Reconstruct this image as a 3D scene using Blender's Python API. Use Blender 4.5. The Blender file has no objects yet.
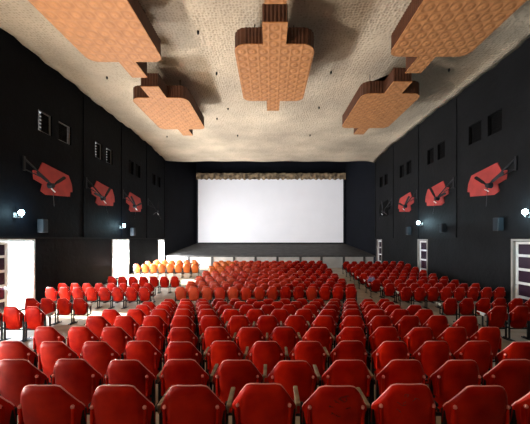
import bpy, bmesh, math, random
from mathutils import Vector, Matrix
random.seed(7)
PI = math.pi
S = bpy.context.scene
C = S.collection
F = 287.0
Z0 = 2.85                      # eye height above the lowest floor
HW = 9.9                       # half width of the hall
YS = 27.0                      # stage front
YB = 32.0                      # screen
YR = -8.0                      # rear wall

# ------------------------------------------------------------ helpers
def link(name, bm, m, parent=None, smooth=False):
    me = bpy.data.meshes.new(name)
    bmesh.ops.recalc_face_normals(bm, faces=bm.faces)
    bm.to_mesh(me); bm.free()
    for mm in (m if isinstance(m, (list, tuple)) else [m]):
        me.materials.append(mm)
    if smooth:
        for p in me.polygons: p.use_smooth = True
    o = bpy.data.objects.new(name, me); C.objects.link(o)
    if parent is not None: o.parent = parent
    return o

def tag(o, label, cat, group=None, kind=None):
    o['label'] = label; o['category'] = cat
    if group: o['group'] = group
    if kind: o['kind'] = kind
    return o

def thing(name, label, cat, loc=(0, 0, 0), rz=0, group=None):
    o = bpy.data.objects.new(name, None); C.objects.link(o)
    o.location = loc; o.rotation_euler = (0, 0, rz); o.empty_display_size = .2
    return tag(o, label, cat, group)

def struct(o):
    o['kind'] = 'structure'; return o

def box(bm, x0, x1, y0, y1, z0, z1, bev=0, mat=0):
    r = bmesh.ops.create_cube(bm, size=1)
    vs = r['verts']
    for v in vs:
        v.co = Vector(((x0+x1)/2 + v.co.x*(x1-x0), (y0+y1)/2 + v.co.y*(y1-y0), (z0+z1)/2 + v.co.z*(z1-z0)))
    fs = list({f for v in vs for f in v.link_faces})
    for f in fs: f.material_index = mat
    if bev:
        es = list({e for v in vs for e in v.link_edges})
        r = bmesh.ops.bevel(bm, geom=es, offset=bev, segments=2, affect='EDGES', profile=.5)
        for f in r['faces']: f.material_index = mat

def tube(bm, p0, p1, r, n=8, r2=None, mat=0):
    p0, p1 = Vector(p0), Vector(p1)
    d = p1 - p0
    rr = bmesh.ops.create_cone(bm, cap_ends=True, segments=n, radius1=r, radius2=r if r2 is None else r2, depth=d.length)
    q = Vector((0, 0, 1)).rotation_difference(d.normalized())
    M = Matrix.Translation((p0+p1)/2) @ q.to_matrix().to_4x4()
    bmesh.ops.transform(bm, matrix=M, verts=rr['verts'])
    for f in {f for v in rr['verts'] for f in v.link_faces}: f.material_index = mat

def ball(bm, c, r, seg=12, sc=(1, 1, 1)):
    rr = bmesh.ops.create_uvsphere(bm, u_segments=seg, v_segments=seg//2+2, radius=r)
    for v in rr['verts']:
        v.co = Vector((c[0]+v.co.x*sc[0], c[1]+v.co.y*sc[1], c[2]+v.co.z*sc[2]))

def path_tube(bm, pts, r, n=6):
    pts = [Vector(p) for p in pts]
    rings = []
    for i, p in enumerate(pts):
        t = (pts[min(i+1, len(pts)-1)] - pts[max(i-1, 0)]).normalized()
        a = t.orthogonal().normalized() if i == 0 else (a - t*a.dot(t)).normalized()
        b = t.cross(a)
        rings.append([bm.verts.new(p + (a*math.cos(2*PI*k/n) + b*math.sin(2*PI*k/n))*r) for k in range(n)])
    for A, B in zip(rings, rings[1:]):
        for k in range(n): bm.faces.new((A[k], A[(k+1) % n], B[(k+1) % n], B[k]))
    bm.faces.new(rings[0]); bm.faces.new(rings[-1])

# ------------------------------------------------------------ materials
def mat(name, col, rough=.6, metal=0, spec=.5, var=0, vscale=8, bump=0, bscale=30, coat=0, col2=None, emit=None, estr=0):
    m = bpy.data.materials.new(name); m.use_nodes = True
    nt = m.node_tree; b = nt.nodes['Principled BSDF']
    b.inputs['Base Color'].default_value = (*col, 1)
    b.inputs['Roughness'].default_value = rough
    b.inputs['Metallic'].default_value = metal
    b.inputs['Specular IOR Level'].default_value = spec
    b.inputs['Coat Weight'].default_value = coat
    tc = nt.nodes.new('ShaderNodeTexCoord')
    if var or col2:
        n = nt.nodes.new('ShaderNodeTexNoise'); n.inputs['Scale'].default_value = vscale; n.inputs['Detail'].default_value = 5
        nt.links.new(tc.outputs['Object'], n.inputs['Vector'])
        r = nt.nodes.new('ShaderNodeValToRGB')
        c2 = col2 or tuple(c*(1-var) for c in col)
        r.color_ramp.elements[0].position = .35; r.color_ramp.elements[0].color = (*c2, 1)
        r.color_ramp.elements[1].position = .65; r.color_ramp.elements[1].color = (*col, 1)
        nt.links.new(n.outputs['Fac'], r.inputs['Fac']); nt.links.new(r.outputs['Color'], b.inputs['Base Color'])
    if bump:
        n2 = nt.nodes.new('ShaderNodeTexNoise'); n2.inputs['Scale'].default_value = bscale; n2.inputs['Detail'].default_value = 4
        nt.links.new(tc.outputs['Object'], n2.inputs['Vector'])
        bp = nt.nodes.new('ShaderNodeBump'); bp.inputs['Strength'].default_value = bump; bp.inputs['Distance'].default_value = .05
        nt.links.new(n2.outputs['Fac'], bp.inputs['Height']); nt.links.new(bp.outputs['Normal'], b.inputs['Normal'])
    if emit:
        b.inputs['Emission Color'].default_value = (*emit, 1); b.inputs['Emission Strength'].default_value = estr
    return m

def seat_red():
    m = mat('moulded_red', (.42, .006, .004), rough=.33, coat=0, spec=.12)
    nt = m.node_tree; b = nt.nodes['Principled BSDF']
    b.inputs['Coat Roughness'].default_value = .25
    tc = nt.nodes.new('ShaderNodeTexCoord'); oi = nt.nodes.new('ShaderNodeObjectInfo')
    n = nt.nodes.new('ShaderNodeTexNoise'); n.noise_dimensions = '4D'; n.inputs['Scale'].default_value = 5; n.inputs['Detail'].default_value = 6
    mu = nt.nodes.new('ShaderNodeMath'); mu.operation = 'MULTIPLY'; mu.inputs[1].default_value = 50
    nt.links.new(oi.outputs['Random'], mu.inputs[0]); nt.links.new(mu.outputs[0], n.inputs['W'])
    nt.links.new(tc.outputs['Object'], n.inputs['Vector'])
    r = nt.nodes.new('ShaderNodeValToRGB'); e = r.color_ramp.elements
    e[0].position = .3; e[0].color = (.30, .0015, .0012, 1)
    e[1].position = .72; e[1].color = (.6, .016, .001, 1)
    nt.links.new(n.outputs['Fac'], r.inputs['Fac'])
    # each seat has faded a little differently
    hs = nt.nodes.new('ShaderNodeHueSaturation')
    mr = nt.nodes.new('ShaderNodeMapRange'); mr.inputs['To Min'].default_value = .75; mr.inputs['To Max'].default_value = 1.15
    nt.links.new(oi.outputs['Random'], mr.inputs['Value']); nt.links.new(mr.outputs[0], hs.inputs['Value'])
    nt.links.new(r.outputs['Color'], hs.inputs['Color']); nt.links.new(hs.outputs['Color'], b.inputs['Base Color'])
    mr2 = nt.nodes.new('ShaderNodeMapRange'); mr2.inputs['To Min'].default_value = .32; mr2.inputs['To Max'].default_value = .6
    nt.links.new(n.outputs['Fac'], mr2.inputs['Value']); nt.links.new(mr2.outputs[0], b.inputs['Roughness'])
    return m

def ceiling_mat():
    m = mat('cream_ceiling', (.5, .42, .3), rough=.9, spec=.2)
    nt = m.node_tree; b = nt.nodes['Principled BSDF']
    tc = nt.nodes.new('ShaderNodeTexCoord')
    def noise(s, d=5):
        n = nt.nodes.new('ShaderNodeTexNoise'); n.inputs['Scale'].default_value = s; n.inputs['Detail'].default_value = d
        nt.links.new(tc.outputs['Object'], n.inputs['Vector']); return n
    n1 = noise(.35, 6); n2 = noise(6, 3)
    r = nt.nodes.new('ShaderNodeValToRGB'); e = r.color_ramp.elements
    e[0].position = .35; e[0].color = (.47, .37, .27, 1); e[1].position = .65; e[1].color = (.72, .57, .41, 1)
    nt.links.new(n1.outputs['Fac'], r.inputs['Fac'])
    v = nt.nodes.new('ShaderNodeTexVoronoi'); v.inputs['Scale'].default_value = 9; v.inputs['Randomness'].default_value = .55
    nt.links.new(tc.outputs['Object'], v.inputs['Vector'])
    r2 = nt.nodes.new('ShaderNodeValToRGB'); e = r2.color_ramp.elements
    e[0].position = .0; e[0].color = (.55, .5, .44, 1); e[1].position = .42; e[1].color = (1, 1, 1, 1)
    nt.links.new(v.outputs['Distance'], r2.inputs['Fac'])
    mx = nt.nodes.new('ShaderNodeMix'); mx.data_type = 'RGBA'; mx.blend_type = 'MULTIPLY'; mx.inputs['Factor'].default_value = .8
    nt.links.new(r.outputs['Color'], mx.inputs['A']); nt.links.new(r2.outputs['Color'], mx.inputs['B'])
    nt.links.new(mx.outputs['Result'], b.inputs['Base Color'])
    ad = nt.nodes.new('ShaderNodeMath'); ad.operation = 'ADD'
    nt.links.new(v.outputs['Distance'], ad.inputs[0]); nt.links.new(n2.outputs['Fac'], ad.inputs[1])
    bp = nt.nodes.new('ShaderNodeBump'); bp.inputs['Strength'].default_value = .55; bp.inputs['Distance'].default_value = .06
    nt.links.new(ad.outputs[0], bp.inputs['Height']); nt.links.new(bp.outputs['Normal'], b.inputs['Normal'])
    return m

def motif_mat():
    # embossed round flower tiles, about 0.36 m apart
    m = mat('embossed_tan', (.55, .26, .1), rough=.7)
    nt = m.node_tree; b = nt.nodes['Principled BSDF']
    tc = nt.nodes.new('ShaderNodeTexCoord')
    sx = nt.nodes.new('ShaderNodeSeparateXYZ'); nt.links.new(tc.outputs['Object'], sx.inputs[0])
    cb = nt.nodes.new('ShaderNodeCombineXYZ'); nt.links.new(sx.outputs[0], cb.inputs[0]); nt.links.new(sx.outputs[1], cb.inputs[1])
    v = nt.nodes.new('ShaderNodeTexVoronoi'); v.inputs['Scale'].default_value = 2.7; v.inputs['Randomness'].default_value = .03
    nt.links.new(cb.outputs[0], v.inputs['Vector'])
    s = nt.nodes.new('ShaderNodeMath'); s.operation = 'MULTIPLY'; s.inputs[1].default_value = 12
    nt.links.new(v.outputs['Distance'], s.inputs[0])
    si = nt.nodes.new('ShaderNodeMath'); si.operation = 'SINE'; nt.links.new(s.outputs[0], si.inputs[0])
    n = nt.nodes.new('ShaderNodeTexNoise'); n.inputs['Scale'].default_value = 3; nt.links.new(tc.outputs['Object'], n.inputs['Vector'])
    r = nt.nodes.new('ShaderNodeValToRGB'); e = r.color_ramp.elements
    e[0].position = .0; e[0].color = (.34, .13, .042, 1); e[1].position = .75; e[1].color = (.56, .235, .078, 1)
    ad = nt.nodes.new('ShaderNodeMath'); ad.operation = 'MULTIPLY_ADD'; ad.inputs[1].default_value = .10
    nt.links.new(si.outputs[0], ad.inputs[0]); nt.links.new(n.outputs['Fac'], ad.inputs[2])
    nt.links.new(ad.outputs[0], r.inputs['Fac']); nt.links.new(r.outputs['Color'], b.inputs['Base Color'])
    bp = nt.nodes.new('ShaderNodeBump'); bp.inputs['Strength'].default_value = .35; bp.inputs['Distance'].default_value = .03
    nt.links.new(si.outputs[0], bp.inputs['Height']); nt.links.new(bp.outputs['Normal'], b.inputs['Normal'])
    return m

M_RED = seat_red()
M_RIM = mat('worn_rim_glint_red', (.9, .35, .32), .4)
M_BLK = mat('black_metal', (.008, .008, .01), .5, 0, spec=.25)
M_ARM = mat('bare_wood', (.34, .25, .15), .6, var=.5, vscale=14)
M_CEIL = ceiling_mat()
M_MOTIF = motif_mat()
M_FLUTE = mat('shaded_flute_brown', (.1, .03, .01), .55, var=.35, vscale=5)  # brown darkened to hold the shade on the panel sides
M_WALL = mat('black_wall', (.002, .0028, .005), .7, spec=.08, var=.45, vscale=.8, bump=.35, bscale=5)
M_WALLR = mat('black_wall_paler', (.0065, .0065, .0075), .7, spec=.15, var=.45, vscale=.8, bump=.35, bscale=5)  # paler black than the left wall
M_BACK = mat('black_drape', (.006, .007, .011), .85, spec=.15, var=.3, vscale=1)
M_FLOOR = mat('dusty_concrete', (.42, .35, .25), .6, var=.35, vscale=1.5, bump=.1)
M_DECK = mat('dark_stage_floor', (.075, .068, .064), .75, var=.4, vscale=2)
M_WHITE = mat('white_paint', (.78, .78, .76), .5, var=.08, vscale=4)
M_OFFW = mat('stage_panel_white', (.62, .58, .54), .6, var=.2, vscale=1.2)
M_SCREEN = mat('screen_cloth', (.86, .85, .87), .85, spec=.1, var=.03, vscale=.6)
M_VAL = mat('brown_brocade', (.36, .25, .14), .8, var=.8, vscale=2.6)
M_GLASS = mat('dark_tinted_pane', (.035, .02, .035), .15)
M_PATCH = mat('faded_red_paint', (.42, .03, .022), .7, var=.25, vscale=2.5)
M_LAMP = mat('lamp_glass', (.8, .95, 1), .3, emit=(.55, .9, 1), estr=45)
M_GREYM = mat('grey_metal', (.3, .3, .3), .4, .6)
M_SPK = mat('speaker_box', (.01, .013, .018), .6)
M_GRIL = mat('speaker_cloth', (.015, .022, .03), .9, bump=.3, bscale=200)
M_SHADEBLK = mat('shade_black', (.0025, .0022, .0022), .8, spec=.08, var=.4)  # near black: darkness of the window openings put into the colour
M_CLOTH = mat('violet_cloth', (.12, .1, .35), .9, col2=(.4, .38, .5), vscale=9)
M_PLAST = mat('white_plaster', (.8, .8, .78), .9)
M_INK = mat('black_ink', (.02, .01, .01), .6)

# ------------------------------------------------------------ floor profile
PROF = [(YR-.5, -1.85), (0, -1.9), (2.14, -1.96), (2.81, -2.05), (3.72, -2.19), (4.59, -2.28), (5.5, -2.335), (6.5, -2.45), (9.56, -2.85),
        (11.9, -2.85), (14, -2.85), (16, -2.78), (18, -2.62), (20, -2.42), (21.5, -2.4), (YS+.3, -2.68)]
def floor_z(y):
    for (a, za), (b, zb) in zip(PROF, PROF[1:]):
        if y <= b: return za + (zb-za)*(y-a)/(b-a) + Z0
    return PROF[-1][1] + Z0

bm = bmesh.new()
prev = None
XS = [-HW-.3, -5, 0, 5, HW+.3]
for y, z in PROF:
    row = [bm.verts.new((x, y, z+Z0)) for x in XS]
    if prev:
        for i in range(4): bm.faces.new((prev[i], prev[i+1], row[i+1], row[i]))
    prev = row
r = bmesh.ops.extrude_face_region(bm, geom=list(bm.faces))
for v in r['geom']:
    if isinstance(v, bmesh.types.BMVert): v.co.z -= .25
struct(link('floor', bm, M_FLOOR))

# ------------------------------------------------------------ walls with real openings
def wall(name, plane, t, y0, y1, z0, z1, holes, m):
    """plane: x of the room face, t: thickness going outwards (signed)."""
    ys = sorted({y0, y1, *[h[0] for h in holes], *[h[1] for h in holes]})
    zs = sorted({z0, z1, *[h[2] for h in holes], *[h[3] for h in holes]})
    def solid(i, j):
        if i < 0 or j < 0 or i >= len(ys)-1 or j >= len(zs)-1: return False
        cy, cz = (ys[i]+ys[i+1])/2, (zs[j]+zs[j+1])/2
        return not any(h[0] < cy < h[1] and h[2] < cz < h[3] for h in holes)
    bm = bmesh.new()
    def q(*p): bm.faces.new([bm.verts.new(c) for c in p])
    a, b = plane, plane+t
    for i in range(len(ys)-1):
        for j in range(len(zs)-1):
            if not solid(i, j): continue
            Y0, Y1, A, B = ys[i], ys[i+1], zs[j], zs[j+1]
            q((a, Y0, A), (a, Y1, A), (a, Y1, B), (a, Y0, B)); q((b, Y0, A), (b, Y0, B), (b, Y1, B), (b, Y1, A))
            if not solid(i-1, j): q((a, Y0, A), (a, Y0, B), (b, Y0, B), (b, Y0, A))
            if not solid(i+1, j): q((a, Y1, A), (b, Y1, A), (b, Y1, B), (a, Y1, B))
            if not solid(i, j-1): q((a, Y0, A), (b, Y0, A), (b, Y1, A), (a, Y1, A))
            if not solid(i, j+1): q((a, Y0, B), (a, Y1, B), (b, Y1, B), (b, Y0, B))
    bmesh.ops.remove_doubles(bm, verts=bm.verts, dist=1e-5)
    return struct(link(name, bm, m))

CEIL = 7.72 + Z0
DOORS = [(1.6, 3.9), (9.8, 12.05), (17.95, 20.1), (25.35, 26.75)]
RDOORS = [(1.6, 3.9), (9.8, 11.75), (18.0, 19.2), (25.35, 26.5)]
DTOP = Z0 + .02
WINS = [(12.25, 13.05), (13.45, 14.3), (16.25, 16.95), (17.35, 18.05), (20.1, 20.8), (21.2, 21.9), (24.1, 24.8), (25.2, 25.9)]
WZ = (4.68+Z0, 5.6+Z0)
holes = [(a, b, floor_z((a+b)/2), DTOP) for a, b in DOORS] + [(a, b, *WZ) for a, b in WINS]
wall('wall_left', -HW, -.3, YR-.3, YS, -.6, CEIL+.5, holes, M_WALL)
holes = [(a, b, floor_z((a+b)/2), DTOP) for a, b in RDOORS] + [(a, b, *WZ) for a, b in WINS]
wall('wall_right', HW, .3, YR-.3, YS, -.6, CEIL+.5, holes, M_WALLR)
bm = bmesh.new(); box(bm, -HW, HW, YR-.3, YR, -.2+1, CEIL+.5)
struct(link('wall_rear', bm, M_WALL))

# stage house: splayed side walls, back wall, lid
def slab(name, pts, t, z0, z1, m):
    (x0, y0), (x1, y1) = pts
    d = Vector((x1-x0, y1-y0)).normalized(); n = Vector((-d.y, d.x))*t
    bm = bmesh.new()
    P = [(x0, y0), (x1, y1), (x1+n.x, y1+n.y), (x0+n.x, y0+n.y)]
    lo = [bm.verts.new((*p, z0)) for p in P]; hi = [bm.verts.new((*p, z1)) for p in P]
    bm.faces.new(lo); bm.faces.new(hi)
    for i in range(4): bm.faces.new((lo[i], lo[(i+1) % 4], hi[(i+1) % 4], hi[i]))
    return struct(link(name, bm, m))
slab('wall_stage_left', [(-HW, YS), (-8.35, YB+.4)], .3, -.6, Z0+9.6, M_BACK)
slab('wall_stage_right', [(HW, YS), (8.45, YB+.4)], -.3, -.6, Z0+9.6, M_BACK)
slab('wall_back', [(-8.7, YB+.4), (8.8, YB+.4)], .3, -.6, Z0+9.6, M_BACK)
bm = bmesh.new(); box(bm, -HW-.3, HW+.3, YS+.06, YB+.7, Z0+9.6, Z0+9.8)
struct(link('ceiling_stage', bm, M_BACK))
bm = bmesh.new(); box(bm, -HW, HW, YS+.06, YS+.36, Z0+7.45, Z0+9.6)
struct(link('trim_1', bm, M_BACK))

# ceiling: rough plaster shell that droops towards the stage
bm = bmesh.new()
ny, nx = 90, 60
grid = []
for j in range(ny+1):
    y = YR + (YS+.05-YR)*j/ny
    row = []
    for i in range(nx+1):
        x = -HW-.02 + (2*HW+.04)*i/nx
        dr = 0 if y < 23 else ((y-23)/4)**1.6*.34
        edge = max(0, (abs(x)-9.2)/.7)
        wob = .03*math.sin(x*1.7+y*.9) + .02*math.sin(y*2.3+x) + edge*(.05*math.sin(y*2.1+x)+.05*math.sin(y*5.3))
        z = CEIL - dr + wob*.8 - (.08 if x > 0 else -.08)*edge - (.02 if j == ny else 0)
        row.append(bm.verts.new((x, y, z)))
    grid.append(row)
for j in range(ny):
    for i in range(nx): bm.faces.new((grid[j][i], grid[j][i+1], grid[j+1][i+1], grid[j+1][i]))
r = bmesh.ops.extrude_face_region(bm, geom=list(bm.faces))
for v in r['geom']:
    if isinstance(v, bmesh.types.BMVert): v.co.z += .12
struct(link('ceiling', bm, M_CEIL, smooth=True))
bm = bmesh.new(); box(bm, -HW, HW, YR, YS+.3, CEIL+.5, CEIL+.7); struct(link('ceiling_slab', bm, M_BACK))

# ledges along the lintel line
for sgn, nm in ((-1, 'trim_2'), (1, 'trim_3')):
    bm = bmesh.new()
    box(bm, min(sgn*HW, sgn*(HW-.06)), max(sgn*HW, sgn*(HW-.06)), YR, YS, DTOP+.02, DTOP+.09)
    struct(link(nm, bm, M_WALLR))
# low ribs of the wall lining
for sgn, nm in ((-1, 'trim_4'), (1, 'trim_5')):
    bm = bmesh.new()
    for y in (5.5, 8.6, 15.2, 19.1, 23, 26.9):
        box(bm, min(sgn*HW, sgn*(HW-.04)), max(sgn*HW, sgn*(HW-.04)), y, y+.12, DTOP+.1, CEIL-.15)
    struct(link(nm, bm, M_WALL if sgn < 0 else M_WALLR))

# outside on the left: ground and compound wall under open sky
bm = bmesh.new(); box(bm, -30, -HW-.3, -20, 45, -.5, -.1); struct(link('ground_yard', bm, M_PLAST))
bm = bmesh.new(); box(bm, -24.3, -24, -20, 45, -.1, 3.2); struct(link('wall_yard', bm, M_PLAST))
bm = bmesh.new(); box(bm, -HW-5, -HW-.3, -10, 30, Z0+5.75, Z0+5.95); struct(link('added_sun_eave', bm, M_SHADEBLK))  # unseen eave added to keep the sun out of the high windows
# dark corridor behind the right-hand wall
bm = bmesh.new()
box(bm, HW+3.3, HW+3.5, YR-.3, YS+.5, -.6, CEIL+.5); box(bm, HW+.3, HW+3.5, YR-.3, YS+.5, -.8, -.6)
box(bm, HW+.3, HW+3.5, YR-.3, YS+.5, CEIL+.5, CEIL+.7)
box(bm, HW+.3, HW+3.5, YR-.5, YR-.3, -.6, CEIL+.5); box(bm, HW+.3, HW+3.5, YS+.5, YS+.7, -.6, CEIL+.5)
struct(link('wall_corridor', bm, M_BACK))

# ------------------------------------------------------------ doors
def leaf_mesh(w, h):
    bm = bmesh.new()
    box(bm, -.03, .03, 0, .12, 0, h); box(bm, -.03, .03, w-.12, w, 0, h)
    n = max(2, round(h/.56)); st = h/n
    for i in range(n+1):
        z = min(max(i*st-.05, 0), h-.1)
        box(bm, -.03, .03, .12, w-.12, z, z+.1)
    return bm
def door(n, side, a, b, leaves, single=False):
    zf = floor_z((a+b)/2); h = DTOP-zf
    fr = bmesh.new()
    x = side*HW
    xa, xb = sorted((x-side*.04, x+side*.3))
    box(fr, xa, xb, b-.09, b, zf, DTOP); box(fr, xa, xb, a, a+.09, zf, DTOP); box(fr, xa, xb, a+.09, b-.09, DTOP-.09, DTOP)
    root = bpy.data.objects.new('door_%d' % n, None); C.objects.link(root); struct(root)
    link('door_frame', fr, M_WHITE if side < 0 else mat('weathered_frame_%d' % n, (.3, .28, .25), .6), root)
    w = (b-a-.18)/(1 if single else 2)
    for (hy, ang, flip) in leaves:
        lf = link('door_leaf', leaf_mesh(w-.01, h-.13), M_WHITE, root)
        lf.location = (x+side*(.1 if abs(ang) < .01 else .38), hy, zf+.02); lf.rotation_euler = (0, 0, ang)
        p = bmesh.new(); box(p, -.008, .008, .11, w-.12, .05, h-.2)
        pn = link('door_pane', p, M_GLASS, lf)
        kb = bmesh.new(); tube(kb, (-side*.03, w-.07, 1.0), (-side*.09, w-.07, 1.0), .012); tube(kb, (-side*.09, w-.07, .93), (-side*.09, w-.07, 1.07), .012)
        link('door_handle', kb, M_GREYM, lf)
for n, (a, b) in enumerate(DOORS):
    # left side: near leaf closed at the second door, everything else folded back outside
    if n == 1: lv = [(a+.095, 0, 0), (b, .06, 0)]
    else: lv = [(a, PI*.96, 0), (b, .06, 0)]
    door(n+1, -1, a, b, lv)
    a, b = RDOORS[n]
    door(n+5, 1, a, b, [(a+.095, 0, 0), (a+.095+(b-a-.18)/2, 0, 0)] if n < 2 else [(a+.095, 0, 0)], n > 1)

# ------------------------------------------------------------ high windows
def window(n, side, a, b, kind):
    x = side*HW; z0, z1 = WZ
    root = bpy.data.objects.new('window_%d' % n, None); C.objects.link(root); struct(root)
    bm = bmesh.new(); xa, xb = sorted((x+side*.08, x+side*.2))
    box(bm, xa, xb, a, a+.05, z0, z1); box(bm, xa, xb, b-.05, b, z0, z1)
    box(bm, xa, xb, a+.05, b-.05, z0, z0+.05); box(bm, xa, xb, a+.05, b-.05, z1-.05, z1)
    link('window_frame', bm, M_SHADEBLK if side > 0 or kind == 'shut' else M_GREYM, root)
    bm = bmesh.new(); xa, xb = sorted((x+side*.12, x+side*.16))
    lo, hi = {'shut': (a+.05, b-.05), 'half': (a+.34, b-.05), 'ajar': (a+.05, b-.13)}[kind]
    box(bm, xa, xb, lo, hi, z0+.05, z1-.05)
    for k in range(8):
        zz = z0+.1+k*.1
        box(bm, min(xa, xb)-.02, max(xa, xb)+.02, lo+.04, hi-.04, zz, zz+.03)
    link('window_dark_panel', bm, M_SHADEBLK, root)  # panel added to darken the opening; some left ones leave bright slivers
    if kind != 'shut':  # 'shut' kind: opening wholly darkened by the panel, no bright sliver
        bm = bmesh.new()
        oa, ob = (a+.05, lo) if kind == 'half' else (hi, b-.05)
        for k in range(1, 5): box(bm, min(xa, xb), max(xa, xb), oa, ob, z0+.05+k*.16, z0+.09+k*.16)
        box(bm, min(xa, xb), max(xa, xb), (oa+ob)/2-.015, (oa+ob)/2+.015, z0+.05, z1-.05)
        link('window_grille', bm, M_GREYM, root)
for n, (a, b) in enumerate(WINS):
    window(n+1, -1, a, b, ['half', 'ajar', 'half', 'half', 'shut', 'shut', 'shut', 'shut'][n])
    window(n+9, 1, a, b, 'shut')

# ------------------------------------------------------------ stage, screen, valance
st = thing('stage', 'dark raked stage with a row of white panels along its front', 'stage', (0, YS, floor_z(YS)))
zl = Z0-1.5; fz = floor_z(YS)
bm = bmesh.new()
P = [(-9.88, 0, zl), (9.88, 0, zl), (8.38, 5.38, Z0-.42), (-8.28, 5.38, Z0-.42)]
lo = [bm.verts.new((p[0], p[1], p[2]-fz)) for p in P]; lw = [bm.verts.new((p[0], p[1], p[2]-fz-.14)) for p in P]
bm.faces.new(lo); bm.faces.new(lw)
for i in range(4): bm.faces.new((lo[i], lo[(i+1) % 4], lw[(i+1) % 4], lw[i]))
link('deck', bm, M_DECK, st)
pw = 2.08; k0 = -9.88
xs = []
x = -9.86
edges = [-9.86] + [(px-270)*YS/F for px in (188.5, 212, 234, 255.5, 277.5, 300.5, 321.5, 344, 364.5)] + [9.86]
for a, b in zip(edges, edges[1:]):
    bm = bmesh.new(); box(bm, a+.11, b-.11, .06, .12, .0, zl-fz-.15); link('front_panel', bm, M_OFFW, st)
for a in edges[1:-1]:
    bm = bmesh.new(); box(bm, a-.1, a+.1, .02, .2, 0, zl-fz-.145); link('front_post', bm, M_DECK, st)
sc = thing('cinema_screen', 'large white cinema screen stretched at the back of the stage', 'screen', (0, YB, Z0-.36))
SX0, SX1, SZ0, SZ1 = -72*YB/F, 73.3*YB/F, 0, 6.85+.36
bm = bmesh.new(); nxs = 24
rows = []
for k in range(nxs+1):
    x = SX0+(SX1-SX0)*k/nxs
    y = .04
    rows.append((bm.verts.new((x, y, SZ0+.02)), bm.verts.new((x, y, SZ1))))
for a, b in zip(rows, rows[1:]): bm.faces.new((a[0], b[0], b[1], a[1]))
r = bmesh.ops.extrude_face_region(bm, geom=list(bm.faces))
for v in r['geom']:
    if isinstance(v, bmesh.types.BMVert): v.co.y += .03
link('screen_cloth', bm, M_SCREEN, sc)
bm = bmesh.new()
box(bm, SX0-.08, SX1+.08, .08, .2, SZ0-.04, SZ0+.06); box(bm, SX0-.08, SX1+.08, .08, .2, SZ1-.06, SZ1+.05)
box(bm, SX0-.08, SX0+.02, .08, .2, SZ0, SZ1); box(bm, SX1-.02, SX1+.08, .08, .2, SZ0, SZ1)
link('screen_frame', bm, M_BLK, sc)
# valance of gathered cloth
bm = bmesh.new(); n = 220; rws = []
VX0, VX1 = -74*YB/F+.05, 75.5*YB/F
for i in range(n+1):
    x = VX0+(VX1-VX0)*i/n
    sw = abs(math.sin(i*PI/9.5))
    dep = .12*math.sin(i*1.1)+.05*math.sin(i*2.7)
    bot = -.64-.08*sw-.05*math.sin(i*.9)
    rws.append([bm.verts.new((x, -.12+dep*.5*k/4-(.05*math.sin(k*1.5+i*.3)), bot*k/5+(.03*math.sin(i*.5) if k == 0 else 0))) for k in range(6)])
for a, b in zip(rws, rws[1:]):
    for k in range(5): bm.faces.new((a[k], b[k], b[k+1], a[k+1]))
v = link('curtain_valance', bm, M_VAL, smooth=True); v.location = (0, YB-.05, Z0+7.36)
tag(v, 'gathered brown patterned valance hanging along the top of the screen', 'valance')

# ------------------------------------------------------------ hanging ceiling panels
def ornament_outline(L, hw):
    pts = []
    def arc(cx, cy, r, a0, a1, n=8):
        for i in range(n+1):
            a = math.radians(a0+(a1-a0)*i/n); pts.append((cx+r*math.cos(a), cy+r*math.sin(a)))
    nk, tl = .38, .3
    r1, r2 = .42, .34
    pts += [(nk, -.95), (nk, 0)]
    arc(hw-r1, r1, r1, -90, 0)
    arc(hw-r2, L-r2, r2, 0, 90)
    pts += [(tl, L), (tl, L+1), (-tl, L+1), (-tl, L)]
    arc(-hw+r2, L-r2, r2, 90, 180)
    arc(-hw+r1, r1, r1, 180, 270)
    pts += [(-nk, 0), (-nk, -.95)]
    return pts
def ornament(x, y, L, hw, label, zb=6.4, th=.58):
    t = thing('hanging_ceiling_panel', label, 'ceiling panel', (x, y, Z0+zb), 0, 'paddle-shaped tan panels under the ceiling')
    P = ornament_outline(L, hw)
    bm = bmesh.new()
    vs = [bm.verts.new((p[0], p[1], 0)) for p in P]
    f = bm.faces.new(vs)
    r = bmesh.ops.extrude_face_region(bm, geom=[f])
    for v in r['geom']:
        if isinstance(v, bmesh.types.BMVert): v.co.z += .03
    bmesh.ops.triangulate(bm, faces=[f for f in bm.faces if len(f.verts) > 4])
    link('embossed_face', bm, M_MOTIF, t)
    # fluted band: resample and scallop
    dense = []
    n = len(P)
    for i in range(n):
        a, b = Vector(P[i]), Vector(P[(i+1) % n])
        m = max(1, int((b-a).length/.055))
        nr = Vector(((b-a).y, -(b-a).x)).normalized()
        for k in range(m):
            dense.append(a+(b-a)*k/m - nr*(.005 if (len(dense) % 2) else .03))
    bm = bmesh.new()
    lo = [bm.verts.new((p.x, p.y, .03)) for p in dense]; hi = [bm.verts.new((p.x, p.y, th)) for p in dense]
    for i in range(len(dense)): bm.faces.new((lo[i], lo[(i+1) % len(dense)], hi[(i+1) % len(dense)], hi[i]))
    ftop = bm.faces.new(hi)
    bmesh.ops.triangulate(bm, faces=[ftop])
    link('fluted_side', bm, M_FLUTE, t)
    for (rx, ry) in ((-.7, .9), (.7, .9), (-.7, L-.9), (.7, L-.9)):
        bm = bmesh.new(); tube(bm, (rx, ry, th), (rx, ry, 7.75-zb), .02)
        link('hanging_rod', bm, M_BLK, t)
ornament(.15, 9.42, 3.85, 1.36, 'tan paddle-shaped panel hanging in the middle of the ceiling')
ornament(-5.05, 12.98, 3.7, 1.3, 'smaller-looking tan hanging panel above the left wall, nearer the screen')
ornament(5.4, 12.6, 3.9, 1.33, 'smaller-looking tan hanging panel above the right wall, nearer the screen')
ornament(-5.15, 6.35, 4.0, 1.33, 'large tan hanging panel at the top left corner of the picture')
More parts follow.
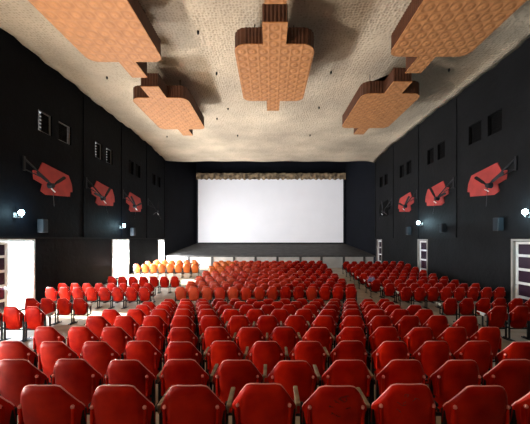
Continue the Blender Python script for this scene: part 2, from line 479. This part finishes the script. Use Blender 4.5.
ornament(5.5, 6.05, 4.0, 1.38, 'large tan hanging panel at the top right corner of the picture')
ornament(.15, 2.8, 4.0, 1.36, 'hanging panel of which only the tan tail shows at the top edge')

# dark sockets in the ceiling
for px, py in ((216.5, 72.5), (217, 118), (228, 108), (237.6, 135), (331, 71.4), (319, 107), (310, 134.7), (198, 31), (107, 76.6), (449, 69), (167, 136)):
    d = F*7.7/(239.5-py)
    bm = bmesh.new(); tube(bm, (0, 0, -.05), (0, 0, .04), .04, 12); tube(bm, (0, 0, -.09), (0, 0, -.05), .022, 10)
    o = link('ceiling_socket', bm, M_BLK); o.location = ((px-270)*d/F, d, Z0+7.66)
    tag(o, 'small dark round socket dotted on the cream ceiling', 'ceiling socket', 'small dark sockets scattered over the ceiling')

# ------------------------------------------------------------ wall fans on red panels
PATCH = [(-1.25, .35), (-1.0, .85), (.75, 1.12), (.98, .62), (1.3, .55), (1.25, .1), (.75, -.05), (.85, -.45), (.55, -.6), (-1.1, -.42), (-1.12, -.15), (-1.3, -.1)]
places = ['nearest', 'second', 'third', 'farthest']
fan_y = [13.05, 16.95, 20.8, 24.7]
def wall_fan(side, y, k):
    x = side*HW; sd = 'right' if side > 0 else 'left'
    if not (side < 0 and k == 3):
        bm = bmesh.new()
        vs = [bm.verts.new((0, -p[0]*.92 if side > 0 else p[0]*-.92, p[1]*.8)) for p in PATCH]
        f = bm.faces.new(vs)
        r = bmesh.ops.extrude_face_region(bm, geom=[f])
        for v in r['geom']:
            if isinstance(v, bmesh.types.BMVert): v.co.x -= side*.03
        o = link('red_wall_panel', bm, M_PATCH if k < 3 else M_SHADEBLK); o.location = (x, y+.1, Z0+2.45)
        tag(o, 'faded red cut-out panel on the %s wall behind the %s fan from camera' % (sd, places[k]), 'wall panel', 'red panels behind the wall fans')
    t = thing('wall_fan', 'black three-blade fan bracketed on the %s wall, %s from the camera' % (sd, places[k]), 'fan', (x, y-.55, Z0+2.35), 0, 'black fans along the side walls')
    hx = -side*.35
    bm = bmesh.new(); path_tube(bm, [(0, -1.0, .95), (hx*.5, -.55, .55), (hx, 0, .05)], .035)
    tube(bm, (0, -.95, .5), (hx*.6, -.4, .3), .022); box(bm, min(0, -side*.05), max(0, -side*.05), -1.02, -.92, .42, 1.0)
    link('bracket', bm, M_BLK, t)
    bm = bmesh.new(); tube(bm, (hx+side*.08, 0, 0), (hx-side*.12, 0, 0), .13, 16, .1)
    link('motor_hub', bm, M_BLK, t)
    a0 = [35, 50, 20, 80][k]
    for q in range(3):
        a = math.radians(a0+120*q)
        bm = bmesh.new()
        dv = Vector((0, math.cos(a), math.sin(a))); pv = Vector((0, -math.sin(a), math.cos(a)))
        pr = [(.1, .02), (.25, .025), (.32, .05), (.85, .06), (.93, .04)]
        up = [bm.verts.new(dv*r_+pv*w+Vector((hx-side*.08+.03*side, 0, 0))) for r_, w in pr]
        dn = [bm.verts.new(dv*r_-pv*w+Vector((hx-side*.08-.03*side, 0, 0))) for r_, w in pr]
        for i in range(4): bm.faces.new((up[i], up[i+1], dn[i+1], dn[i]))
        r = bmesh.ops.extrude_face_region(bm, geom=list(bm.faces))
        for v in r['geom']:
            if isinstance(v, bmesh.types.BMVert): v.co.x += .012
        link('fan_blade', bm, M_BLK if q else M_BLK, t)
    bm = bmesh.new(); box(bm, -.02, .02, -.13, .13, -.02, .02, .008)
    o = link('white_glint_bar', bm, M_WHITE, t); o.location = (hx-side*.15, -.05, -.22); o.rotation_euler = (.5*side, 0, 0)  # white bar painted in as the glint beside the hub
for k, y in enumerate(fan_y):
    wall_fan(-1, y, k); wall_fan(1, y, k)

# ------------------------------------------------------------ wall lamps and speakers
def wall_lamp(side, y, z, label, vis=True):
    x = side*HW
    t = thing('wall_lamp', label, 'lamp', (x, y, Z0+z), 0, 'cold white bulbs on the side walls')
    bm = bmesh.new()
    box(bm, min(0, -side*.03), max(0, -side*.03), -.07, .07, -.16, .04, .005)
    path_tube(bm, [(0, 0, -.08), (-side*.12, 0, -.16), (-side*.26, 0, -.12)], .014)
    tube(bm, (-side*.26, 0, -.14), (-side*.26, 0, -.05), .035, 12)
    link('lamp_bracket', bm, M_GREYM, t)
    bm = bmesh.new(); ball(bm, (-side*.26, 0, .04), .095, 14, (1, 1, 1.15))
    link('lamp_bulb', bm, M_LAMP, t, smooth=True)
    L = bpy.data.lights.new('lamp_light', 'POINT'); L.energy = LAMP_W; L.color = (.5, .85, 1); L.shadow_soft_size = .08
    lo_ = bpy.data.objects.new('lamp_light', L); C.objects.link(lo_); lo_.location = (x-side*.55, y, Z0+z+.02)
LAMP_W = 75
wall_lamp(-1, 11.12, 1.0, 'glowing cold white lamp over the leftmost bright doorway')
wall_lamp(-1, 18.95, .88, 'small glowing lamp over the middle bright doorway on the left wall')
wall_lamp(1, 10.85, 1.0, 'glowing cold white lamp at the right edge above the lattice door')
wall_lamp(1, 18.65, 1.05, 'small glowing lamp above the white lattice door halfway along the right wall')
def speaker(side, y, z, label, s=1):
    t = thing('wall_speaker', label, 'speaker', (side*HW, y, Z0+z), 0, 'small speakers below the wall lamps')
    bm = bmesh.new(); box(bm, min(-side*.08, -side*.32), max(-side*.08, -side*.32), -.15*s, .15*s, -.28*s, .28*s, .015)
    link('speaker_box', bm, M_SPK, t)
    bm = bmesh.new(); box(bm, min(-side*.32, -side*.335), max(-side*.32, -side*.335), -.12*s, .12*s, -.24*s, .24*s); link('speaker_grille', bm, M_GRIL, t)
    bm = bmesh.new(); box(bm, min(0, -side*.08), max(0, -side*.08), -.04, .04, -.1, .1); link('speaker_mount', bm, M_BLK, t)
speaker(-1, 12.25, .58, 'small dark box speaker on the left wall beside the leftmost doorway')
speaker(-1, 20.3, .55, 'small dark box speaker on the left wall beside the middle doorway')
speaker(1, 12.2, .65, 'small dark box speaker on the right wall beside the rightmost lattice door')
speaker(1, 20.1, .6, 'small dark box speaker on the right wall beside the middle lattice door')
speaker(1, 16.1, .65, 'small dark box speaker on the right wall under the second red panel', .9)

# ------------------------------------------------------------ seats
WING = .13; HU = .277
def uv(u, v):
    """developed shell -> local xyz; back leans, wings fold forward."""
    a = abs(u); s = 1 if u >= 0 else -1
    bend = math.radians(43)
    if a <= WING: x = a; f = .05*(a/WING)**2*.25
    else:
        x = WING; f = .0125; n = 12; e = a-WING
        for q in range(n):
            k = min(1, (q+.5)/n*e/.05); ang = bend*(.12+.88*k)
            x += e/n*math.cos(ang); f += e/n*math.sin(ang)
    y = f + (.88-v)*.2 - .03*math.sin(max(0, (.88-v))/.6*PI)
    return Vector((s*x, y, v))
def vtop(u):
    a = abs(u); c = .105
    if a <= c-.03: return .88
    if a <= c+.03: return .88-.016*((a-c+.03)/.06)**2
    if a <= HU-.03: return .864-(a-c-.03)/(HU-c-.06)*.155
    return .709-.045*((a-HU+.03)/.03)**1.5
def vbot(u):
    a = abs(u)
    return .29+.25*(max(0, a-.08)/(HU-.08))**2.2
def shell_bm(nu=18, nv=8, th=.01):
    bm = bmesh.new(); g = []
    us = [-HU+2*HU*i/nu for i in range(nu+1)]
    us = sorted(set([round(u, 4) for u in us]+[-.27, .27, -.145, .145, -.115, .115, .13, -.13, .16, -.16, .18, -.18, .255, -.255]))
    for u in us:
        g.append([bm.verts.new(uv(u, vbot(u)+(vtop(u)-vbot(u))*j/nv)) for j in range(nv+1)])
    for a, b in zip(g, g[1:]):
        for j in range(nv): bm.faces.new((a[j], b[j], b[j+1], a[j+1]))
    bmesh.ops.recalc_face_normals(bm, faces=bm.faces)
    bmesh.ops.solidify(bm, geom=list(bm.faces), thickness=th)
    return bm, us
def seat_parts(parent, detail=True):
    out = []
    bm, us = shell_bm(); out.append(link('backrest', bm, M_RED, parent, smooth=True))
    bm = bmesh.new(); path_tube(bm, [uv(u, vtop(u)) for u in us], .0065, 5)
    out.append(link('backrest_rim', bm, M_RIM, parent, smooth=True))
    # tipped-up seat pan in front of the back
    bm = bmesh.new(); g = []
    for i in range(9):
        x = -.2+.4*i/8; e = abs(x)/.2
        g.append([bm.verts.new((x, .16+.07*(j/5)-.05*e*e+.03*math.sin(j/5*PI), .3+.02*e*e+(.36-.05*e**3)*j/5)) for j in range(6)])
    for a, b in zip(g, g[1:]):
        for j in range(5): bm.faces.new((a[j], b[j], b[j+1], a[j+1]))
    bmesh.ops.recalc_face_normals(bm, faces=bm.faces); bmesh.ops.solidify(bm, geom=list(bm.faces), thickness=.02)
    out.append(link('tip_up_seat', bm, M_RED, parent, smooth=True))
    for s in (-1, 1):
        bm = bmesh.new()
        x = s*.236
        box(bm, x-.012, x+.012, .1, .14, .02, .64); box(bm, x-.012, x+.012, -.06, .3, 0, .03)
        box(bm, x-.012, x+.012, .1, .3, .28, .32); box(bm, x-.012, x+.012, .27, .3, .28, .6)
        box(bm, min(x, x+s*.018), max(x, x+s*.018), .18, .28, .585, .6); tube(bm, (x, .13, .47), (x-s*.03, .1, .47), .014, 8)
        out.append(link('leg', bm, M_BLK, parent))
    bm = bmesh.new(); box(bm, -.224, .224, .11, .14, .27, .30); out.append(link('cross_bar', bm, M_BLK, parent))
    for s in (-1, 1):
        bm = bmesh.new(); p = uv(s*.215, .69)
        box(bm, p.x-.013, p.x+.013, p.y-.03, p.y+.012, .5, .695, .008)
        nf = len(bm.faces); ball(bm, (p.x, p.y-.026, .70), .015, 8); 
        for f in bm.faces:
            if (f.calc_center_median()-Vector((p.x, p.y-.026, .70))).length < .016: f.material_index = 1  # pale ball paints in the highlight at the bracket top
        out.append(link('side_bracket', bm, [M_RED, M_RIM], parent, smooth=False))
    return out
def arm_bm():
    bm = bmesh.new(); box(bm, .2555, .294, .14, .42, .635, .662, .007)
    box(bm, .2555, .268, .16, .3, .58, .638); return bm

proto = thing('cinema_chair', '', 'chair')
parts = seat_parts(proto)
arm_o = link('armrest', arm_bm(), M_ARM, proto)
arm_mesh = arm_o.data
arm_l = bpy.data.meshes.new('armrest_left')
b_ = bmesh.new(); b_.from_mesh(arm_mesh)
for v in b_.verts: v.co.x -= .55
b_.to_mesh(arm_l); b_.free(); arm_l.materials.append(M_ARM)
PARTS = parts+[arm_o]

ORD = ['', 'first', 'second', 'third', 'fourth', 'fifth', 'sixth', 'seventh', 'eighth', 'ninth', 'tenth', 'eleventh', 'twelfth', 'thirteenth', 'fourteenth', 'fifteenth']
first = [True]
far_seats = []
seat_at = {}
def visible(x, y):
    px = 270+F*x/y
    return -8-.26*F/y < px < 538+.26*F/y
arm_pale = arm_mesh.copy(); arm_pale.materials.clear(); arm_pale.materials.append(mat('pale_worn_armrest', (.6, .57, .52), .4))
arm_lp = arm_l.copy(); arm_lp.materials.clear()
arm_dark = arm_mesh.copy(); arm_dark.materials.clear(); arm_dark.materials.append(M_BLK)
arm_lp.materials.append(arm_pale.materials[0])
M_ORANGE = mat('daylit_orange', (.68, .15, .02), .45, spec=.3, var=.3, vscale=1.3)  # orange tones: door daylight on red seats, put into the colour
M_ORRED = mat('daylit_orange_red', (.6, .032, .008), .4, spec=.25, var=.3, vscale=3)
M_ORRED2 = mat('daylit_coral', (.64, .07, .022), .4, spec=.25, var=.3, vscale=3)
def remat(me, m):
    c = me.copy(); c.materials.clear(); c.materials.append(m); return c
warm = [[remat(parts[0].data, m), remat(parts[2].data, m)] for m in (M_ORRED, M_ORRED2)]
def place(x, y, label, group, noarm=False, leftarm=False):
    rz = math.radians(random.uniform(-.35, .35)); rx = math.radians(random.uniform(-1.5, 1.5))
    dz = random.uniform(-.004, .006)
    z = floor_z(y+.1)+.004
    if first[0]: r = proto; first[0] = False; kids = PARTS
    else:
        r = proto.copy(); C.objects.link(r); kids = []
        for p in PARTS:
            c = p.copy(); c.parent = r; C.objects.link(c); kids.append(c)
    r.location = (x, y, z); r.rotation_euler = (0, 0, rz)
    r['label'] = label; r['category'] = 'chair'; r['group'] = group
    # backs lean a little differently from one another
    tilt = random.uniform(-.035, .035)
    for c in kids[:2]: c.rotation_euler = (tilt, 0, 0); c.location = (0, .4*0+tilt*.5, 0)
    for c in kids[6:8]: c.rotation_euler = (tilt, 0, 0); c.location = (0, tilt*.5, 0)
    kids[-1].data = arm_mesh
    if 'side' in group: kids[-1].data = arm_pale
    elif y < 7 and abs(x+.275) > 1.15: kids[-1].data = arm_dark
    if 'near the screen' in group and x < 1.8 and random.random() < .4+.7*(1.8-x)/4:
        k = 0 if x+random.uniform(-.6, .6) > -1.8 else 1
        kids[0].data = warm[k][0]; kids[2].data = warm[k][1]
    if leftarm:
        c = arm_o.copy(); c.data = arm_l if 'side' not in group else arm_lp; c.parent = r; C.objects.link(c)
    return r
def row(d, xs, block, rown, group, last=False):
    vis = [x for x in xs if visible(x, d)]
    for i, x in enumerate(vis):
        if d > 17.3: far_seats.append((x, d)); continue
        where = '%s from left in %s' % (ORD[i+1], rown)
        r = place(x, d+random.uniform(-.02, .02), 'red chair, %s, %s' % (where, block), group, leftarm=(i == 0))
        seat_at[(block, rown, i)] = r
P_ = .55
# rear centre block: nine rows, staggered
crow = [2.14, 2.81, 3.70, 4.59, 5.5, 6.5, 7.5, 8.5, 9.5]
rown = ['row nearest the camera', 'second row from camera', 'third row from camera', 'fourth row from camera', 'fifth row from camera', 'sixth row from camera',
        'seventh row from camera', 'eighth row from camera', 'last row before the cross aisle']
for i, d in enumerate(crow):
    off = -.05 if i % 2 == 0 else .225
    xs = [off+P_*k for k in (range(-6, 8) if i % 2 == 0 else range(-7, 7))]
    row(d, xs, 'large centre block', rown[i], 'red chairs of the centre block near the camera')
# front centre block
frow = [11.95+.8*i for i in range(12)]
for i, d in enumerate(frow):
    off = -.17 + (0 if i % 2 == 0 else .2)
    row(d, [off+P_*(k-6.5) for k in range(14)], 'centre block near screen', '%s row past the cross aisle' % ORD[i+1], 'red chairs of the centre block near the screen')
# left block
for i, (d, x0, n) in enumerate([(7.05, -8.05, 5), (9.6, -8.05, 4), (11.8, -9.05, 8), (12.9, -9.35, 8), (15.0, -8.3, 7), (19.0, -8.85, 8), (20.2, -8.6, 7), (21.3, -8.4, 6)]):
    row(d, [x0+P_*k for k in range(n)], 'left side block', '%s row from camera' % ORD[i+1], 'red chairs of the left side block')
# right block
for i, (d, x0, n) in enumerate([(7.2, 5.78, 5), (9.6, 6.1, 6), (11.8, 5.65, 8), (12.85, 5.4, 8), (14, 5.2, 8), (15, 5.3, 8), (16, 5.25, 8), (17, 5.25, 8), (18, 5.3, 8), (19.1, 5.35, 8), (20.2, 5.4, 8)]):
    row(d, [x0+P_*k for k in range(n)], 'right side block', '%s row from camera' % ORD[i+1], 'red chairs of the right side block')
# the far rows, beyond the 300 that show largest
fb = bmesh.new()
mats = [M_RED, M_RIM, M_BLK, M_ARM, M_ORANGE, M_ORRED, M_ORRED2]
srcs = [(p.data, mats.index(p.data.materials[0])) for p in PARTS]
for x, d in far_seats:
    T = Matrix.Translation((x, d, floor_z(d+.1)+.004)) @ Matrix.Rotation(math.radians(random.uniform(-2, 2)), 4, 'Z')
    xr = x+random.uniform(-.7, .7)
    orange = (4 if x < -4.3 or xr < -2.4 else 6 if xr < -1 else 5 if xr < 1.3 else 0)  # painted daylight: more orange towards the left doors
    for me, mi in srcs:
        n0 = len(fb.verts); nf = len(fb.faces)
        fb.from_mesh(me); fb.verts.ensure_lookup_table(); fb.faces.ensure_lookup_table()
        for v in fb.verts[n0:]: v.co = T @ v.co
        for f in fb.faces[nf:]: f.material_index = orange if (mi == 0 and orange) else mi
o = link('distant_cinema_chairs', fb, mats)
for p in o.data.polygons: p.use_smooth = True
tag(o, 'small distant red chairs filling the rows closest to the stage', 'chairs', kind='stuff')

# pen scribbles on two front seats
def scribble(key, seed, n):
    s = seat_at.get(key)
    if not s: return
    rnd = random.Random(seed); bm = bmesh.new()
    for k in range(n):
        u, v = rnd.uniform(-.1, .08), rnd.uniform(.66, .8)
        pts = []
        for q in range(7):
            p = uv(u, v); pts.append((p.x, p.y-.0135, p.z)); u += rnd.uniform(-.012, .02); v += rnd.uniform(-.012, .012)
        path_tube(bm, pts, .0018, 4)
    link('pen_scribble', bm, M_INK, s)['label'] = 'black pen scribble'
BL, R1 = 'large centre block', rown[0]
n1 = sorted([(abs((270+F*s.location.x/2.14)-336), k) for k, s in seat_at.items() if k[0] == BL and k[1] == R1])
scribble(n1[0][1], 3, 9); k412 = (BL, R1, n1[0][1][2]+1); scribble(k412, 5, 5)
for k, extra in ((n1[0][1], 'with black scribbles on its back'), (k412, 'with fewer pen marks')):
    if k in seat_at: seat_at[k]['label'] = 'red chair %s, %s from left in row nearest the camera' % (extra, ORD[k[2]+1])

# violet cloth over a seat back in the right block
tgt = min([(abs(s.location.x-(363-270)*15.0/F)+abs(s.location.y-15.0), k) for k, s in seat_at.items() if k[0] == 'right side block'])[1]
sp = seat_at[tgt].location
bm = bmesh.new(); g = []
for i in range(11):
    u = -.2+.4*i/10; col = []
    for q in range(9):
        if q < 4: p = uv(u, vtop(u)-.26+.065*q+.02*math.sin(i)); p = p+Vector((0, -.025-.01*math.sin(i*1.9+q), 0))
        elif q == 4: p = uv(u, vtop(u))+Vector((0, 0, .02))
        else: p = uv(u, vtop(u)-.05*(q-4))+Vector((0, .03+.008*math.sin(i*2.1), 0))
        col.append(bm.verts.new(p))
    g.append(col)
for a, b in zip(g, g[1:]):
    for q in range(8): bm.faces.new((a[q], b[q], b[q+1], a[q+1]))
c = link('draped_cloth', bm, M_CLOTH, smooth=True); c.location = sp
tag(c, 'violet and white cloth draped over an aisle seat of the right block', 'cloth')

# ------------------------------------------------------------ unseen projector added at the rear to light the screen evenly
pj = thing('added_projector', 'added black projector lighting the screen, on a shelf at the rear wall, behind the camera', 'projector', (0, YR, Z0+3.6))
bm = bmesh.new()
ap_x, ap_z = .225, .1
AY = 1.35
for (x0, x1, z0, z1) in ((-.5, -ap_x, -.35, .35), (ap_x, .5, -.35, .35), (-ap_x, ap_x, ap_z, .35), (-ap_x, ap_x, -.35, -ap_z)):
    box(bm, x0, x1, AY, AY+.02, z0, z1)
box(bm, -.5, -.48, .1, AY, -.35, .35); box(bm, .48, .5, .1, AY, -.35, .35); box(bm, -.5, .5, .1, AY, .33, .35); box(bm, -.5, .5, .1, AY, -.35, -.33); box(bm, -.5, .5, .1, .12, -.35, .35)
hs = link('added_projector_housing', bm, M_BLK, pj)
bm = bmesh.new(); box(bm, -.6, .6, 0, 1.5, -.6, -.52); link('added_projector_shelf', bm, M_BLK, pj)
import_y = YR+.35
# aim: screen centre
c_scr = Vector((.1, YB, Z0-.36+3.6)); src = Vector((0, YR+.35, Z0+3.6))
SP = bpy.data.lights.new('screen_fill_beam', 'SPOT'); SP.energy = 19500; SP.spot_size = math.radians(50); SP.spot_blend = .1; SP.shadow_soft_size = .012
SP.color = (1, .96, .98)
so = bpy.data.objects.new('screen_fill_beam', SP); C.objects.link(so); so.location = src
so.rotation_euler = (c_scr-src).to_track_quat('-Z', 'Y').to_euler()
PITCH = math.atan2(c_scr.z-src.z, c_scr.y-src.y)
pj.rotation_euler = (0, 0, 0)
for v in hs.data.vertices:           # tip the housing along the beam, about the lamp
    p = Vector((v.co.x, v.co.y-.35, v.co.z)); p.rotate(Matrix.Rotation(PITCH, 3, 'X')); v.co = Vector((p.x, p.y+.35, p.z))

# ------------------------------------------------------------ daylight
W = bpy.data.worlds.new('World'); S.world = W; W.use_nodes = True
bg = W.node_tree.nodes['Background']; bg.inputs['Color'].default_value = (.8, .9, 1, 1); bg.inputs['Strength'].default_value = 5
SUN = bpy.data.lights.new('sun', 'SUN'); SUN.energy = 70; SUN.angle = math.radians(1.5); SUN.color = (1, .95, .86)
s_ = bpy.data.objects.new('sun', SUN); C.objects.link(s_)
s_.rotation_euler = Vector((3.8, -.7, -1.2)).to_track_quat('-Z', 'Y').to_euler(); s_.location = (-20, 15, 12)
for n, (a, b) in enumerate(DOORS):
    A = bpy.data.lights.new('door_daylight', 'AREA'); A.shape = 'RECTANGLE'
    lo_y, hi_y = (a+.1, b-.1) if n != 1 else (10.95, b-.1)
    zf = floor_z((a+b)/2)
    A.size = hi_y-lo_y; A.size_y = (DTOP-zf-.15)*.86; A.energy = [1800, 1000, 2100, 1900][n]; A.color = (1, .93, .84) if n < 1 else (.88, .94, 1)
    ao = bpy.data.objects.new('door_daylight', A); C.objects.link(ao)
    ao.location = (-HW-.2, (lo_y+hi_y)/2, (zf+DTOP)/2)
    ao.rotation_euler = Vector((1, 0, [.95, .3, .5, .3][n])).to_track_quat('-Z', 'Z').to_euler()
# unseen fill lamps added behind the camera to brighten seats and ceiling
for i, (x, y) in enumerate(((-7.5, -2.5), (7.5, -2.5))):
    t = thing('fill_lamp', 'added globe fill lamp on the rear %s of the hall, behind the camera' % ('left' if x < 0 else 'right'), 'lamp', (x, y, Z0+3.4))
    bm = bmesh.new(); ball(bm, (0, 0, 0), .18, 16); link('fill_lamp_globe', bm, mat('fill_globe_warm_%d' % i, (.9, .85, .75), .4, emit=(1, .85, .65), estr=6), t, smooth=True)
    bm = bmesh.new(); tube(bm, (0, 0, .18), (0, 0, 4.32), .012); link('fill_lamp_cord', bm, M_BLK, t)
    L = bpy.data.lights.new('fill_light', 'POINT'); L.energy = [520, 50][i]; L.color = (1, .86, .68); L.shadow_soft_size = .25
    lo_ = bpy.data.objects.new('fill_light', L); C.objects.link(lo_); lo_.location = (x, y, Z0+3.0)

# ------------------------------------------------------------ camera
cd = bpy.data.cameras.new('Camera'); cam = bpy.data.objects.new('Camera', cd); C.objects.link(cam)
cam.location = (0, 0, Z0); cam.rotation_euler = (PI/2, 0, 0)
cd.sensor_fit = 'HORIZONTAL'; cd.sensor_width = 36; cd.lens = 36*F/530
cd.shift_x = -5/530; cd.shift_y = 27.5/530; cd.clip_end = 200; cd.clip_start = .05
S.camera = cam
S.view_settings.view_transform = 'Standard'; S.view_settings.look = 'None'
S.view_settings.gamma = 1; S.view_settings.use_curve_mapping = False; S.view_settings.exposure = 0
